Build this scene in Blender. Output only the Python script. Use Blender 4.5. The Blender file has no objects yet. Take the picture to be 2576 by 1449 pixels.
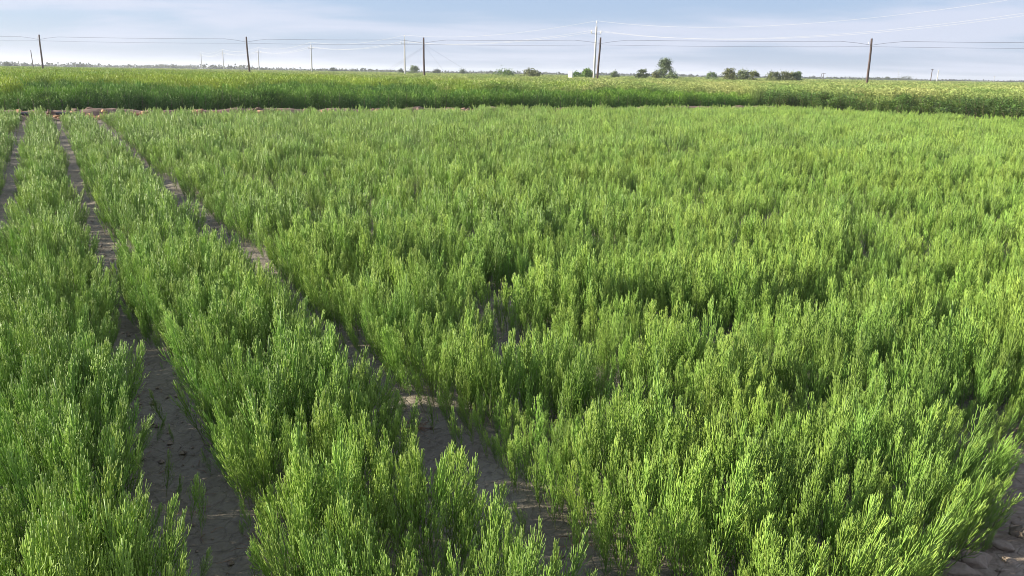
import bpy, math, random
import numpy as np
from mathutils import Vector, Matrix

R = math.radians
sc = bpy.context.scene
COL = sc.collection

# ------------------------------------------------------------------ camera, sky, sun, exposure
EYE = 2.0
PITCH, ROLL, FPX = R(14.1), R(0.93), 2150.0 / 2576.0      # focal length in image widths
cam_d = bpy.data.cameras.new('camera')
cam_d.sensor_width = 36.0
cam_d.lens = 36.0 * FPX
cam_d.clip_start = 0.05
cam_d.clip_end = 9000
cam = bpy.data.objects.new('camera', cam_d)
COL.objects.link(cam)
cam.matrix_world = Matrix.Translation((0, 0, EYE)) @ Matrix.Rotation(R(90) - PITCH, 4, 'X') @ Matrix.Rotation(ROLL, 4, 'Z')
sc.camera = cam

SUN_AZ, SUN_EL = R(-82), R(20)          # azimuth from the view direction (+Y), negative = to the left
world = bpy.data.worlds.new('World')
sc.world = world
world.use_nodes = True
wn, wl = world.node_tree.nodes, world.node_tree.links
wn.clear()
w_out = wn.new('ShaderNodeOutputWorld')
w_bg = wn.new('ShaderNodeBackground')
w_bg.inputs['Strength'].default_value = 0.05
sky = wn.new('ShaderNodeTexSky')
sky.sky_type = 'NISHITA'
sky.sun_disc = False
sky.sun_elevation = SUN_EL
sky.sun_rotation = SUN_AZ
sky.air_density = 1.0
sky.dust_density = 0.3
sky.ozone_density = 1.5
# thin high cloud veil: direction projected on a flat layer overhead, two noises
tc = wn.new('ShaderNodeTexCoord')
sep = wn.new('ShaderNodeSeparateXYZ')
wl.new(tc.outputs['Generated'], sep.inputs[0])
def wmath(op, a, b=None, c=None, clamp=False):
    n = wn.new('ShaderNodeMath'); n.operation = op; n.use_clamp = clamp
    for i, v in enumerate((a, b, c)):
        if v is None: continue
        if isinstance(v, (int, float)): n.inputs[i].default_value = v
        else: wl.new(v, n.inputs[i])
    return n.outputs[0]
zz = wmath('ADD', wmath('MAXIMUM', sep.outputs['Z'], 0.0), 0.10)
px_ = wmath('DIVIDE', sep.outputs['X'], zz)
py_ = wmath('DIVIDE', sep.outputs['Y'], zz)
comb = wn.new('ShaderNodeCombineXYZ')
wl.new(px_, comb.inputs['X']); wl.new(py_, comb.inputs['Y'])
mapn = wn.new('ShaderNodeMapping')
mapn.inputs['Rotation'].default_value = (0, 0, R(12))
mapn.inputs['Scale'].default_value = (0.42, 0.62, 1)
mapn.inputs['Location'].default_value = (3.1, 0.4, 0)
wl.new(comb.outputs[0], mapn.inputs['Vector'])
n1 = wn.new('ShaderNodeTexNoise')
n1.inputs['Scale'].default_value = 1.0; n1.inputs['Detail'].default_value = 5; n1.inputs['Roughness'].default_value = 0.5
n1.inputs['Distortion'].default_value = 0.35
wl.new(mapn.outputs[0], n1.inputs['Vector'])
cr = wn.new('ShaderNodeMapRange')
cr.interpolation_type = 'SMOOTHSTEP'
cr.inputs['From Min'].default_value = 0.40; cr.inputs['From Max'].default_value = 0.62
cr.inputs['To Min'].default_value = 0.0; cr.inputs['To Max'].default_value = 0.75
wl.new(n1.outputs['Fac'], cr.inputs['Value'])
mix = wn.new('ShaderNodeMix'); mix.data_type = 'RGBA'
veil = wn.new('ShaderNodeMix'); veil.data_type = 'RGBA'
veil.inputs['Factor'].default_value = 0.68
wl.new(sky.outputs[0], veil.inputs['A'])
veil.inputs['B'].default_value = (2.9, 4.0, 6.5, 1)
wl.new(cr.outputs[0], mix.inputs['Factor'])
wl.new(veil.outputs['Result'], mix.inputs['A'])
mix.inputs['B'].default_value = (5.5, 5.8, 6.9, 1)
wl.new(mix.outputs['Result'], w_bg.inputs['Color'])
wl.new(w_bg.outputs[0], w_out.inputs['Surface'])

sun_d = bpy.data.lights.new('sun', 'SUN')
sun_d.energy = 5.0
sun_d.angle = R(0.6)
sun_d.color = (1.0, 0.91, 0.74)
sun = bpy.data.objects.new('sun', sun_d)
COL.objects.link(sun)
sdir = Vector((math.sin(SUN_AZ) * math.cos(SUN_EL), math.cos(SUN_AZ) * math.cos(SUN_EL), math.sin(SUN_EL)))
sun.rotation_euler = sdir.to_track_quat('Z', 'Y').to_euler()
sun.location = sdir * 60

vs = sc.view_settings
vs.view_transform = 'Standard'
vs.look = 'None'
vs.exposure = 1.45
vs.gamma = 1.0
vs.use_curve_mapping = False
sc.cycles.max_bounces = 6
sc.cycles.diffuse_bounces = 2
sc.cycles.glossy_bounces = 2
sc.cycles.transmission_bounces = 3
sc.cycles.volume_bounces = 0
sc.cycles.use_denoising = True
sc.cycles.filter_width = 1.0

# ------------------------------------------------------------------ the lay of the land
AZ = R(28.5)                                          # planting rows run 28.5 degrees left of the view direction
DV = np.array([-math.sin(AZ), math.cos(AZ)])          # along the rows
NV = np.array([math.cos(AZ), math.sin(AZ)])           # across the rows
FIELD_NEAR, FIELD_FAR, FIELD_RIGHT = 2.05, 37.4, 38.2
FURROW = np.array([-3.0, -1.8, -0.60, 0.41, 1.66, 2.90, 4.06, 5.27, 6.46] + [7.66 + 1.2 * k for k in range(26)])
def xy(d, n): return d * DV + n * NV
def ray_x(px, Y):
    """ground X at depth Y for a column of the picture (2576 wide)"""
    return (px - 1288 - 9) / 2576.0 / FPX * (Y * math.cos(PITCH) + 0.0) / math.cos(PITCH) * 0.97

rng = np.random.default_rng(7)
random.seed(7)

def vnoise(x, y, s, seed):
    """smooth value noise in 0..1 at cell size s"""
    r = np.random.default_rng(seed)
    T = r.random((256, 256))
    x = np.asarray(x) / s + 1000.3; y = np.asarray(y) / s + 1000.7
    xi = np.floor(x).astype(int); yi = np.floor(y).astype(int)
    fx = x - xi; fy = y - yi
    fx = fx * fx * (3 - 2 * fx); fy = fy * fy * (3 - 2 * fy)
    a = T[xi % 256, yi % 256]; b = T[(xi + 1) % 256, yi % 256]
    c = T[xi % 256, (yi + 1) % 256]; d = T[(xi + 1) % 256, (yi + 1) % 256]
    return (a * (1 - fx) + b * fx) * (1 - fy) + (c * (1 - fx) + d * fx) * fy

def furrow_state(d, n):
    """distance to the nearest furrow, its half width there"""
    diff = n[..., None] - FURROW
    k = np.abs(diff).argmin(-1)
    dist = np.abs(np.take_along_axis(diff, k[..., None], -1)[..., 0])
    base = np.where(k == 3, 0.158, np.where(k == 4, 0.178, np.where(k == 2, 0.16, np.where(k < 2, 0.18, 0.0))))
    far = np.clip((d - 6) / 24, 0, 1)
    w = base * (1 + 0.35 * far)
    w = w * (0.60 + 0.75 * vnoise(d + 31 * k, n * 0 + 3, 0.7, 11))
    nearwide = np.where((k == 3) & (d < 6.3), 0.095, np.where((k == 4) & (d < 3.3), 0.05, 0.0))
    w = w + nearwide
    w = np.where((k == 3) & (d > 6.6) & (d < 8.4), w * 0.65, w)     # the left furrow is nearly closed there
    w = np.where((k == 4) & (d > 5.5) & (d < 18), w * 1.18, w)
    # the furrows to the right are grown over, with open holes left here and there
    hole = vnoise(d + 17 * k, n * 0 + 9, 0.55, 12)
    hole = np.clip((hole - 0.52) / 0.25, 0, 1)
    w2 = hole * 0.20 * np.where(d > 22, 0.5, np.where(d < 4.2, 0.0, 1.0))
    w = np.where(k >= 5, w2, w)
    return dist, w, k

def ground_z(x, y):
    x = np.asarray(x, float); y = np.asarray(y, float)
    d = x * DV[0] + y * DV[1]; n = x * NV[0] + y * NV[1]
    dist, w, k = furrow_state(d, n)
    z = 0.035 * (1 / (1 + np.exp(-(dist - 0.16) * 30))) - 0.035
    infield = (d > 1.7) & (d < FIELD_FAR + .4) & (n < FIELD_RIGHT + 0.4)
    z = np.where(infield, z, 0)
    z = z + 0.030 * (vnoise(x, y, 0.5, 1) - 0.5) + 0.018 * (vnoise(x, y, 0.13, 2) - 0.5)
    rough = vnoise(x, y, 0.9, 5)
    rough = np.clip((rough - 0.35) * 3, 0.15, 1)
    z = z + rough * 0.016 * (vnoise(x, y, 0.05, 3) - 0.5)
    # cracked ripples lying across the furrows
    ph = d * 21 + 3.5 * vnoise(x, y, 0.25, 6) * 2
    z = z + np.where(dist < 0.4, 0.010 * (1 - np.abs(2 * vnoise(d * 1.8 + .3 * np.sin(n * 9), n * .8, 0.11, 14) - 1)) ** 3 * rough, 0)
    bank = np.exp(-((d - 38.3) / 0.62) ** 2) * np.where(n < FIELD_RIGHT, 1, 0)
    z = z + bank * (0.16 + 0.14 * vnoise(x, y, 0.9, 8))
    path = np.clip((1.69 + 0.50 * np.clip(n - 2.8, 0, 1.6) - d) / 0.4, 0, 1)
    z = z + path * (0.03 + 0.05 * (vnoise(x, y, 0.22, 9) - 0.5))
    return z

# ------------------------------------------------------------------ object helpers
def link_mesh(name, v, f, mats, parent=None, attrs=None, midx=None, smooth=True):
    me = bpy.data.meshes.new(name)
    v = np.asarray(v, np.float32)
    me.from_pydata(v.tolist() if len(v) else [], [], [tuple(int(i) for i in q) for q in f])
    if isinstance(mats, (list, tuple)):
        for m in mats: me.materials.append(m)
    else: me.materials.append(mats)
    if attrs:
        for k, a in attrs.items():
            at = me.attributes.new(k, 'FLOAT', 'POINT')
            at.data.foreach_set('value', np.asarray(a, np.float32))
    if midx is not None:
        me.polygons.foreach_set('material_index', np.asarray(midx, np.int32))
    if smooth: me.polygons.foreach_set('use_smooth', np.ones(len(me.polygons), bool))
    o = bpy.data.objects.new(name, me)
    COL.objects.link(o)
    if parent is not None: o.parent = parent
    return o

def empty(name, loc=(0, 0, 0), rz=0.0):
    o = bpy.data.objects.new(name, None)
    o.empty_display_size = 0.1
    o.location = loc; o.rotation_euler = (0, 0, rz)
    COL.objects.link(o)
    return o

def tag(o, label=None, cat=None, group=None, kind=None):
    if label: o['label'] = label
    if cat: o['category'] = cat
    if group: o['group'] = group
    if kind: o['kind'] = kind
    return o

class Geo:
    """collects tubes and leaves as one mesh"""
    def __init__(s): s.v = []; s.f = []; s.t = []; s.m = []; s.n = 0
    def add(s, v, f, t, m=0):
        s.f.extend([tuple(i + s.n for i in q) for q in f])
        s.m.extend([m] * len(f))
        s.v.extend([tuple(p) for p in v]); s.t.extend(list(t)); s.n += len(v)
    def tube(s, pts, rad, k=4, tip=None, cap=True, m=0, ph=0.0):
        pts = [Vector(p) for p in pts]
        n = len(pts)
        tip = tip if tip is not None else [0.0] * n
        v = []; t = []
        for i, p in enumerate(pts):
            a = pts[min(i + 1, n - 1)] - pts[max(i - 1, 0)]
            a.normalize()
            ref = Vector((0, 0, 1)) if abs(a.z) < 0.9 else Vector((1, 0, 0))
            u = a.cross(ref).normalized(); w = a.cross(u)
            for j in range(k):
                an = ph + 2 * math.pi * j / k
                v.append(p + (u * math.cos(an) + w * math.sin(an)) * rad[i]); t.append(tip[i])
        f = []
        for i in range(n - 1):
            for j in range(k):
                f.append((i * k + j, i * k + (j + 1) % k, (i + 1) * k + (j + 1) % k, (i + 1) * k + j))
        if cap:
            f.append(tuple((n - 1) * k + j for j in range(k)))
        s.add(v, f, t, m)
    def leaf(s, c, dr, nm, l, w, tip=0.0, m=0):
        dr = Vector(dr).normalized(); sd = dr.cross(Vector(nm))
        if sd.length < 1e-4: sd = dr.cross(Vector((0.3, 0.5, 0.8)))
        sd.normalize(); c = Vector(c)
        v = [c, c + dr * l * .45 + sd * w * .5, c + dr * l, c + dr * l * .45 - sd * w * .5]
        s.add(v, [(0, 1, 2, 3)], [tip] * 4, m)
    def box(s, lo, hi, t=0.0, m=0):
        x0, y0, z0 = lo; x1, y1, z1 = hi
        v = [(x0, y0, z0), (x1, y0, z0), (x1, y1, z0), (x0, y1, z0), (x0, y0, z1), (x1, y0, z1), (x1, y1, z1), (x0, y1, z1)]
        s.add(v, [(0, 3, 2, 1), (4, 5, 6, 7), (0, 1, 5, 4), (1, 2, 6, 5), (2, 3, 7, 6), (3, 0, 4, 7)], [t] * 8, m)
    def build(s, name, mat, parent=None, smooth=True):
        return link_mesh(name, s.v, s.f, mat, parent, {'tip': s.t}, s.m, smooth)

# ------------------------------------------------------------------ materials
def new_mat(name):
    m = bpy.data.materials.new(name); m.use_nodes = True
    m.node_tree.nodes.clear()
    return m, m.node_tree.nodes, m.node_tree.links

def foliage(name, low, high, rough=0.55, transl=0.25, var=0.25, patch=2.5, patch_col=None, spec=0.3, patch_amt=0.5, power=1.0):
    """low..high is the colour along the shoot (attribute tip); each plant and each patch of ground differs a little"""
    m, N, L = new_mat(name)
    out = N.new('ShaderNodeOutputMaterial')
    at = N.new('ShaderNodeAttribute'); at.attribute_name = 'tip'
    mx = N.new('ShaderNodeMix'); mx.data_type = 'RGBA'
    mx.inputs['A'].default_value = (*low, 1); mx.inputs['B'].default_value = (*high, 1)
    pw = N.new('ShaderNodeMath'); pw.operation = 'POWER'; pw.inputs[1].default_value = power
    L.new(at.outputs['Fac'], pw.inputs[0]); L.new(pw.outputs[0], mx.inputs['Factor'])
    geo = N.new('ShaderNodeNewGeometry')
    nz = N.new('ShaderNodeTexNoise'); nz.inputs['Scale'].default_value = 1.0 / patch; nz.inputs['Detail'].default_value = 2
    L.new(geo.outputs['Position'], nz.inputs['Vector'])
    mr = N.new('ShaderNodeMapRange'); mr.inputs['From Min'].default_value = 0.38; mr.inputs['From Max'].default_value = 0.66
    mr.inputs['To Max'].default_value = patch_amt
    L.new(nz.outputs['Fac'], mr.inputs['Value'])
    mx2 = N.new('ShaderNodeMix'); mx2.data_type = 'RGBA'
    L.new(mr.outputs[0], mx2.inputs['Factor']); L.new(mx.outputs['Result'], mx2.inputs['A'])
    pc = patch_col if patch_col else tuple(c * 0.7 for c in low)
    mx2.inputs['B'].default_value = (*pc, 1)
    oi = N.new('ShaderNodeObjectInfo')
    hs = N.new('ShaderNodeHueSaturation')
    h1 = N.new('ShaderNodeMapRange'); h1.inputs['To Min'].default_value = 0.5 - 0.011; h1.inputs['To Max'].default_value = 0.5 + 0.010
    v1 = N.new('ShaderNodeMapRange'); v1.inputs['To Min'].default_value = 1 - var; v1.inputs['To Max'].default_value = 1 + var
    wn_ = N.new('ShaderNodeTexWhiteNoise'); wn_.noise_dimensions = '1D'
    L.new(oi.outputs['Random'], wn_.inputs['W'])
    L.new(oi.outputs['Random'], h1.inputs['Value']); L.new(wn_.outputs['Value'], v1.inputs['Value'])
    L.new(h1.outputs[0], hs.inputs['Hue']); L.new(v1.outputs[0], hs.inputs['Value'])
    L.new(mx2.outputs['Result'], hs.inputs['Color'])
    p = N.new('ShaderNodeBsdfPrincipled')
    p.inputs['Roughness'].default_value = rough
    p.inputs['Specular IOR Level'].default_value = spec
    L.new(hs.outputs[0], p.inputs['Base Color'])
    tr = N.new('ShaderNodeBsdfTranslucent')
    L.new(hs.outputs[0], tr.inputs['Color'])
    ms = N.new('ShaderNodeMixShader'); ms.inputs[0].default_value = transl
    L.new(p.outputs[0], ms.inputs[1]); L.new(tr.outputs[0], ms.inputs[2])
    L.new(ms.outputs[0], out.inputs['Surface'])
    return m

def solid(name, col, rough=0.7, noise=None, col2=None, scale=3.0, spec=0.3, bump=0.0, metallic=0.0, stretch=(1, 1, 1), thr=(0.35, 0.7)):
    m, N, L = new_mat(name)
    out = N.new('ShaderNodeOutputMaterial')
    p = N.new('ShaderNodeBsdfPrincipled')
    p.inputs['Roughness'].default_value = rough; p.inputs['Specular IOR Level'].default_value = spec
    p.inputs['Metallic'].default_value = metallic
    L.new(p.outputs[0], out.inputs['Surface'])
    col2 = col2 or tuple(c * 0.65 for c in col)
    tc_ = N.new('ShaderNodeTexCoord'); mp = N.new('ShaderNodeMapping'); mp.inputs['Scale'].default_value = stretch
    L.new(tc_.outputs['Object'], mp.inputs['Vector'])
    nz = N.new('ShaderNodeTexNoise'); nz.inputs['Scale'].default_value = scale; nz.inputs['Detail'].default_value = 6
    L.new(mp.outputs[0], nz.inputs['Vector'])
    mr = N.new('ShaderNodeMapRange'); mr.inputs['From Min'].default_value = thr[0]; mr.inputs['From Max'].default_value = thr[1]
    L.new(nz.outputs['Fac'], mr.inputs['Value'])
    mx = N.new('ShaderNodeMix'); mx.data_type = 'RGBA'
    mx.inputs['A'].default_value = (*col, 1); mx.inputs['B'].default_value = (*col2, 1)
    L.new(mr.outputs[0], mx.inputs['Factor']); L.new(mx.outputs['Result'], p.inputs['Base Color'])
    if bump:
        b = N.new('ShaderNodeBump'); b.inputs['Strength'].default_value = bump; b.inputs['Distance'].default_value = 0.01
        L.new(nz.outputs['Fac'], b.inputs['Height']); L.new(b.outputs[0], p.inputs['Normal'])
    return m

def soil_mat(name, c1, c2, c3):
    m, N, L = new_mat(name)
    out = N.new('ShaderNodeOutputMaterial'); p = N.new('ShaderNodeBsdfPrincipled')
    p.inputs['Roughness'].default_value = 0.85; p.inputs['Specular IOR Level'].default_value = 0.2
    L.new(p.outputs[0], out.inputs['Surface'])
    g = N.new('ShaderNodeNewGeometry')
    n1 = N.new('ShaderNodeTexNoise'); n1.inputs['Scale'].default_value = 2.2; n1.inputs['Detail'].default_value = 8; n1.inputs['Roughness'].default_value = 0.62
    n2 = N.new('ShaderNodeTexNoise'); n2.inputs['Scale'].default_value = 26; n2.inputs['Detail'].default_value = 6
    vo = N.new('ShaderNodeTexVoronoi'); vo.feature = 'DISTANCE_TO_EDGE'; vo.inputs['Scale'].default_value = 9
    nd = N.new('ShaderNodeVectorMath'); nd.operation = 'MULTIPLY_ADD'; nd.inputs[1].default_value = (0.12,) * 3
    for n_ in (n1, n2): L.new(g.outputs['Position'], n_.inputs['Vector'])
    L.new(n1.outputs['Color'], nd.inputs[0]); L.new(g.outputs['Position'], nd.inputs[2]); L.new(nd.outputs[0], vo.inputs['Vector'])
    a = N.new('ShaderNodeMix'); a.data_type = 'RGBA'; a.inputs['A'].default_value = (*c1, 1); a.inputs['B'].default_value = (*c2, 1)
    r1 = N.new('ShaderNodeMapRange'); r1.inputs['From Min'].default_value = 0.36; r1.inputs['From Max'].default_value = 0.64
    L.new(n1.outputs['Fac'], r1.inputs['Value']); L.new(r1.outputs[0], a.inputs['Factor'])
    b = N.new('ShaderNodeMix'); b.data_type = 'RGBA'; b.inputs['B'].default_value = (*c3, 1)
    r2 = N.new('ShaderNodeMapRange'); r2.inputs['From Min'].default_value = 0.5; r2.inputs['From Max'].default_value = 0.72; r2.inputs['To Max'].default_value = 0.7
    L.new(n2.outputs['Fac'], r2.inputs['Value']); L.new(r2.outputs[0], b.inputs['Factor']); L.new(a.outputs['Result'], b.inputs['A'])
    L.new(b.outputs['Result'], p.inputs['Base Color'])
    r3 = N.new('ShaderNodeMapRange'); r3.inputs['From Max'].default_value = 0.05
    L.new(vo.outputs['Distance'], r3.inputs['Value'])
    ad = N.new('ShaderNodeMath'); ad.operation = 'MULTIPLY_ADD'; ad.inputs[1].default_value = 0.24
    L.new(r3.outputs[0], ad.inputs[0]); L.new(n2.outputs['Fac'], ad.inputs[2])
    bp = N.new('ShaderNodeBump'); bp.inputs['Strength'].default_value = 0.9; bp.inputs['Distance'].default_value = 0.022
    L.new(ad.outputs[0], bp.inputs['Height']); L.new(bp.outputs[0], p.inputs['Normal'])
    return m

M_soil = soil_mat('dried_mud', (0.195, 0.172, 0.135), (0.140, 0.120, 0.092), (0.085, 0.070, 0.052))
M_clod = soil_mat('clod_soil', (0.25, 0.20, 0.155), (0.17, 0.13, 0.10), (0.31, 0.265, 0.215))
M_orange = solid('orange_clay', (0.50, 0.30, 0.155), 0.9, col2=(0.32, 0.19, 0.11), scale=6, bump=0.5)
M_browncl = solid('brown_clay', (0.20, 0.135, 0.10), 0.9, col2=(0.13, 0.085, 0.06), scale=6, bump=0.5)
M_land = solid('far_land', (0.10, 0.13, 0.045), 0.95, col2=(0.16, 0.14, 0.075), scale=0.012, spec=0.05)
M_glass = foliage('glasswort', (0.034, 0.148, 0.003), (0.35, 0.50, 0.095), 0.5, 0.18, 0.26, 1.6, (0.115, 0.26, 0.055), 0.26, 0.34, 1.2)  # base is naturally deeper green, darkened further to paint shade low in the stand
M_stem = foliage('glasswort_stem', (0.24, 0.22, 0.12), (0.16, 0.28, 0.04), 0.5, 0.0, 0.2, 1.6, (0.2, 0.25, 0.12), 0.4)
M_koch = foliage('feathery_green', (0.015, 0.062, 0.012), (0.17, 0.31, 0.036), 0.6, 0.10, 0.3, 5.0, (0.03, 0.10, 0.03), 0.15)  # ramp paints in sunlit tops and shaded bases along the crop's front
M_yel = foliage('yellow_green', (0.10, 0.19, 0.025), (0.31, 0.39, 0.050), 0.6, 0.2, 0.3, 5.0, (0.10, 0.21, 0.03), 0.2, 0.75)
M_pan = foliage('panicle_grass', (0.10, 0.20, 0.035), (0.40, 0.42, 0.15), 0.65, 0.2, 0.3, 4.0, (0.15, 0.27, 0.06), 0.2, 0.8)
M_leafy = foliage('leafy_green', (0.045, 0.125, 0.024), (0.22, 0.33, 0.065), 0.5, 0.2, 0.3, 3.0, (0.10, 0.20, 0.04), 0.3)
M_blue = foliage('bluish_weed', (0.10, 0.17, 0.11), (0.20, 0.29, 0.20), 0.6, 0.1, 0.1)
M_tree = foliage('tree_leaves', (0.10, 0.15, 0.065), (0.23, 0.29, 0.13), 0.6, 0.2, 0.2, 1.2, (0.07, 0.10, 0.05), 0.2)
M_treey = foliage('tamarisk_leaves', (0.12, 0.155, 0.055), (0.27, 0.29, 0.12), 0.6, 0.2, 0.2, 1.5, (0.11, 0.12, 0.06), 0.2)
M_far = foliage('far_leaves', (0.06, 0.085, 0.045), (0.09, 0.12, 0.06), 0.7, 0.1, 0.2, 60.0, (0.09, 0.10, 0.07), 0.1)
M_bark = solid('bark', (0.13, 0.10, 0.075), 0.9, scale=8, bump=0.4)
M_dry = solid('dry_stalk', (0.24, 0.14, 0.085), 0.85, col2=(0.14, 0.075, 0.05), scale=20)
M_wood = solid('pole_wood', (0.105, 0.072, 0.062), 0.85, col2=(0.06, 0.04, 0.036), scale=3, stretch=(6, 6, 0.5), bump=0.3)
M_conc = solid('pole_concrete', (0.50, 0.49, 0.46), 0.8, col2=(0.40, 0.39, 0.37), scale=1.5, stretch=(3, 3, 0.4))
M_steel = solid('galvanised_steel', (0.42, 0.43, 0.43), 0.45, col2=(0.3, 0.3, 0.3), scale=8, metallic=0.3)
M_porc = solid('insulator_porcelain', (0.75, 0.73, 0.70), 0.25, col2=(0.6, 0.58, 0.55), scale=8, spec=0.5)
M_alu = solid('bright_aluminium', (0.42, 0.42, 0.43), 0.5, col2=(0.36, 0.36, 0.37), scale=1, spec=0.5)
M_cable = solid('dark_cable', (0.16, 0.16, 0.19), 0.6, col2=(0.12, 0.12, 0.145), scale=1)
M_white = solid('white_paint', (0.82, 0.81, 0.78), 0.5, col2=(0.55, 0.22, 0.08), scale=2.3, thr=(0.60, 0.68))
M_black = solid('black_plastic', (0.022, 0.022, 0.026), 0.35, col2=(0.05, 0.05, 0.055), scale=4, spec=0.5)

# ------------------------------------------------------------------ ground
# one sheet: rows of points that grow coarser with distance, out to the horizon, and a coarse apron behind
ys = [0.7]
while ys[-1] < 75: ys.append(ys[-1] + max(0.022, ys[-1] * 0.0105))
while ys[-1] < 3000: ys.append(ys[-1] * 1.12)
ys = np.array(ys)
NC = 330
us = np.linspace(-1, 1, NC)
GX = us[None, :] * (0.74 * ys[:, None] + 1.6)
GY = np.repeat(ys[:, None], NC, 1)
fade = np.clip((70 - GY) / 20, 0, 1)
GZ = ground_z(GX, GY) * fade
idx = np.arange(len(ys) * NC).reshape(len(ys), NC)
quads = np.stack([idx[:-1, :-1], idx[:-1, 1:], idx[1:, 1:], idx[1:, :-1]], -1).reshape(-1, 4)
qc_y = GY[:-1, :-1].reshape(-1)
field = link_mesh('ground', np.stack([GX, GY, GZ], -1).reshape(-1, 3), quads, [M_soil, M_land], midx=(qc_y > 62).astype(int))
tag(field, kind='structure')
apron = link_mesh('terrain', [(-3000, -400, -0.12), (3000, -400, -0.12), (3000, 3000, -0.12), (-3000, 3000, -0.12)], [(0, 1, 2, 3)], M_land)
tag(apron, kind='structure')

# ------------------------------------------------------------------ scattered plants: one object holds its patterns and the spots they stand on
def scatter(name, protos, pts, rot, scl, pidx, mats, label=None, cat=None):
    V = []; F = []; T = []; MI = []; P = []; n = 0
    for k, g in enumerate(protos):
        V.append(np.array(g.v, np.float32)); T.append(np.array(g.t, np.float32)); P.append(np.full(len(g.v), k))
        F.extend([tuple(i + n for i in q) for q in g.f]); MI.extend(g.m); n += len(g.v)
    pts = np.asarray(pts, np.float32)
    npt = len(pts)
    V = np.concatenate(V + [pts]); T = np.concatenate(T + [np.zeros(npt, np.float32)]); P = np.concatenate(P + [np.full(npt, -1)])
    me = bpy.data.meshes.new(name)
    me.from_pydata(V.tolist(), [], F)
    for m in mats: me.materials.append(m)
    me.polygons.foreach_set('material_index', np.array(MI, np.int32))
    me.polygons.foreach_set('use_smooth', np.ones(len(F), bool))
    def attr(nm, typ, data, key='value'):
        a = me.attributes.new(nm, typ, 'POINT'); a.data.foreach_set(key, data)
    n0 = n
    attr('tip', 'FLOAT', T)
    attr('proto', 'INT', P.astype(np.int32))
    full = lambda a, w: np.concatenate([np.zeros((n0, w), np.float32), np.asarray(a, np.float32).reshape(npt, w)]).ravel()
    attr('rot', 'FLOAT_VECTOR', full(rot, 3), 'vector')
    attr('scl', 'FLOAT_VECTOR', full(scl, 3), 'vector')
    attr('pidx', 'INT', np.concatenate([np.zeros(n0), pidx]).astype(np.int32))
    o = bpy.data.objects.new(name, me); COL.objects.link(o)
    ng = bpy.data.node_groups.new(name, 'GeometryNodeTree')
    ng.interface.new_socket('Geometry', in_out='INPUT', socket_type='NodeSocketGeometry')
    ng.interface.new_socket('Geometry', in_out='OUTPUT', socket_type='NodeSocketGeometry')
    N, L = ng.nodes, ng.links
    gi = N.new('NodeGroupInput'); go = N.new('NodeGroupOutput')
    def named(nm, typ):
        a = N.new('GeometryNodeInputNamedAttribute'); a.data_type = typ; a.inputs['Name'].default_value = nm
        return next(s for s in a.outputs if s.enabled and s.name == 'Attribute')
    pr = named('proto', 'INT')
    def eq(k):
        c = N.new('FunctionNodeCompare'); c.data_type = 'INT'; c.operation = 'EQUAL'
        ins = [s for s in c.inputs if s.enabled]
        L.new(pr, ins[0]); ins[1].default_value = k
        return c.outputs['Result']
    join = N.new('GeometryNodeJoinGeometry')
    for k in range(len(protos)):
        sg = N.new('GeometryNodeSeparateGeometry'); sg.domain = 'POINT'
        L.new(gi.outputs[0], sg.inputs['Geometry']); L.new(eq(k), sg.inputs['Selection'])
        ti = N.new('GeometryNodeGeometryToInstance')
        L.new(sg.outputs['Selection'], ti.inputs[0]); L.new(ti.outputs[0], join.inputs[0])
    sp = N.new('GeometryNodeSeparateGeometry'); sp.domain = 'POINT'
    L.new(gi.outputs[0], sp.inputs['Geometry']); L.new(eq(-1), sp.inputs['Selection'])
    ip = N.new('GeometryNodeInstanceOnPoints')
    L.new(sp.outputs['Selection'], ip.inputs['Points']); L.new(join.outputs[0], ip.inputs['Instance'])
    ip.inputs['Pick Instance'].default_value = True
    L.new(named('pidx', 'INT'), ip.inputs['Instance Index'])
    er = N.new('FunctionNodeEulerToRotation'); L.new(named('rot', 'FLOAT_VECTOR'), er.inputs[0])
    L.new(er.outputs[0], ip.inputs['Rotation'])
    L.new(named('scl', 'FLOAT_VECTOR'), ip.inputs['Scale'])
    L.new(ip.outputs[0], go.inputs[0])
    md = o.modifiers.new('plants', 'NODES'); md.node_group = ng
    tag(o, label, cat, kind='stuff')
    return o

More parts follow.
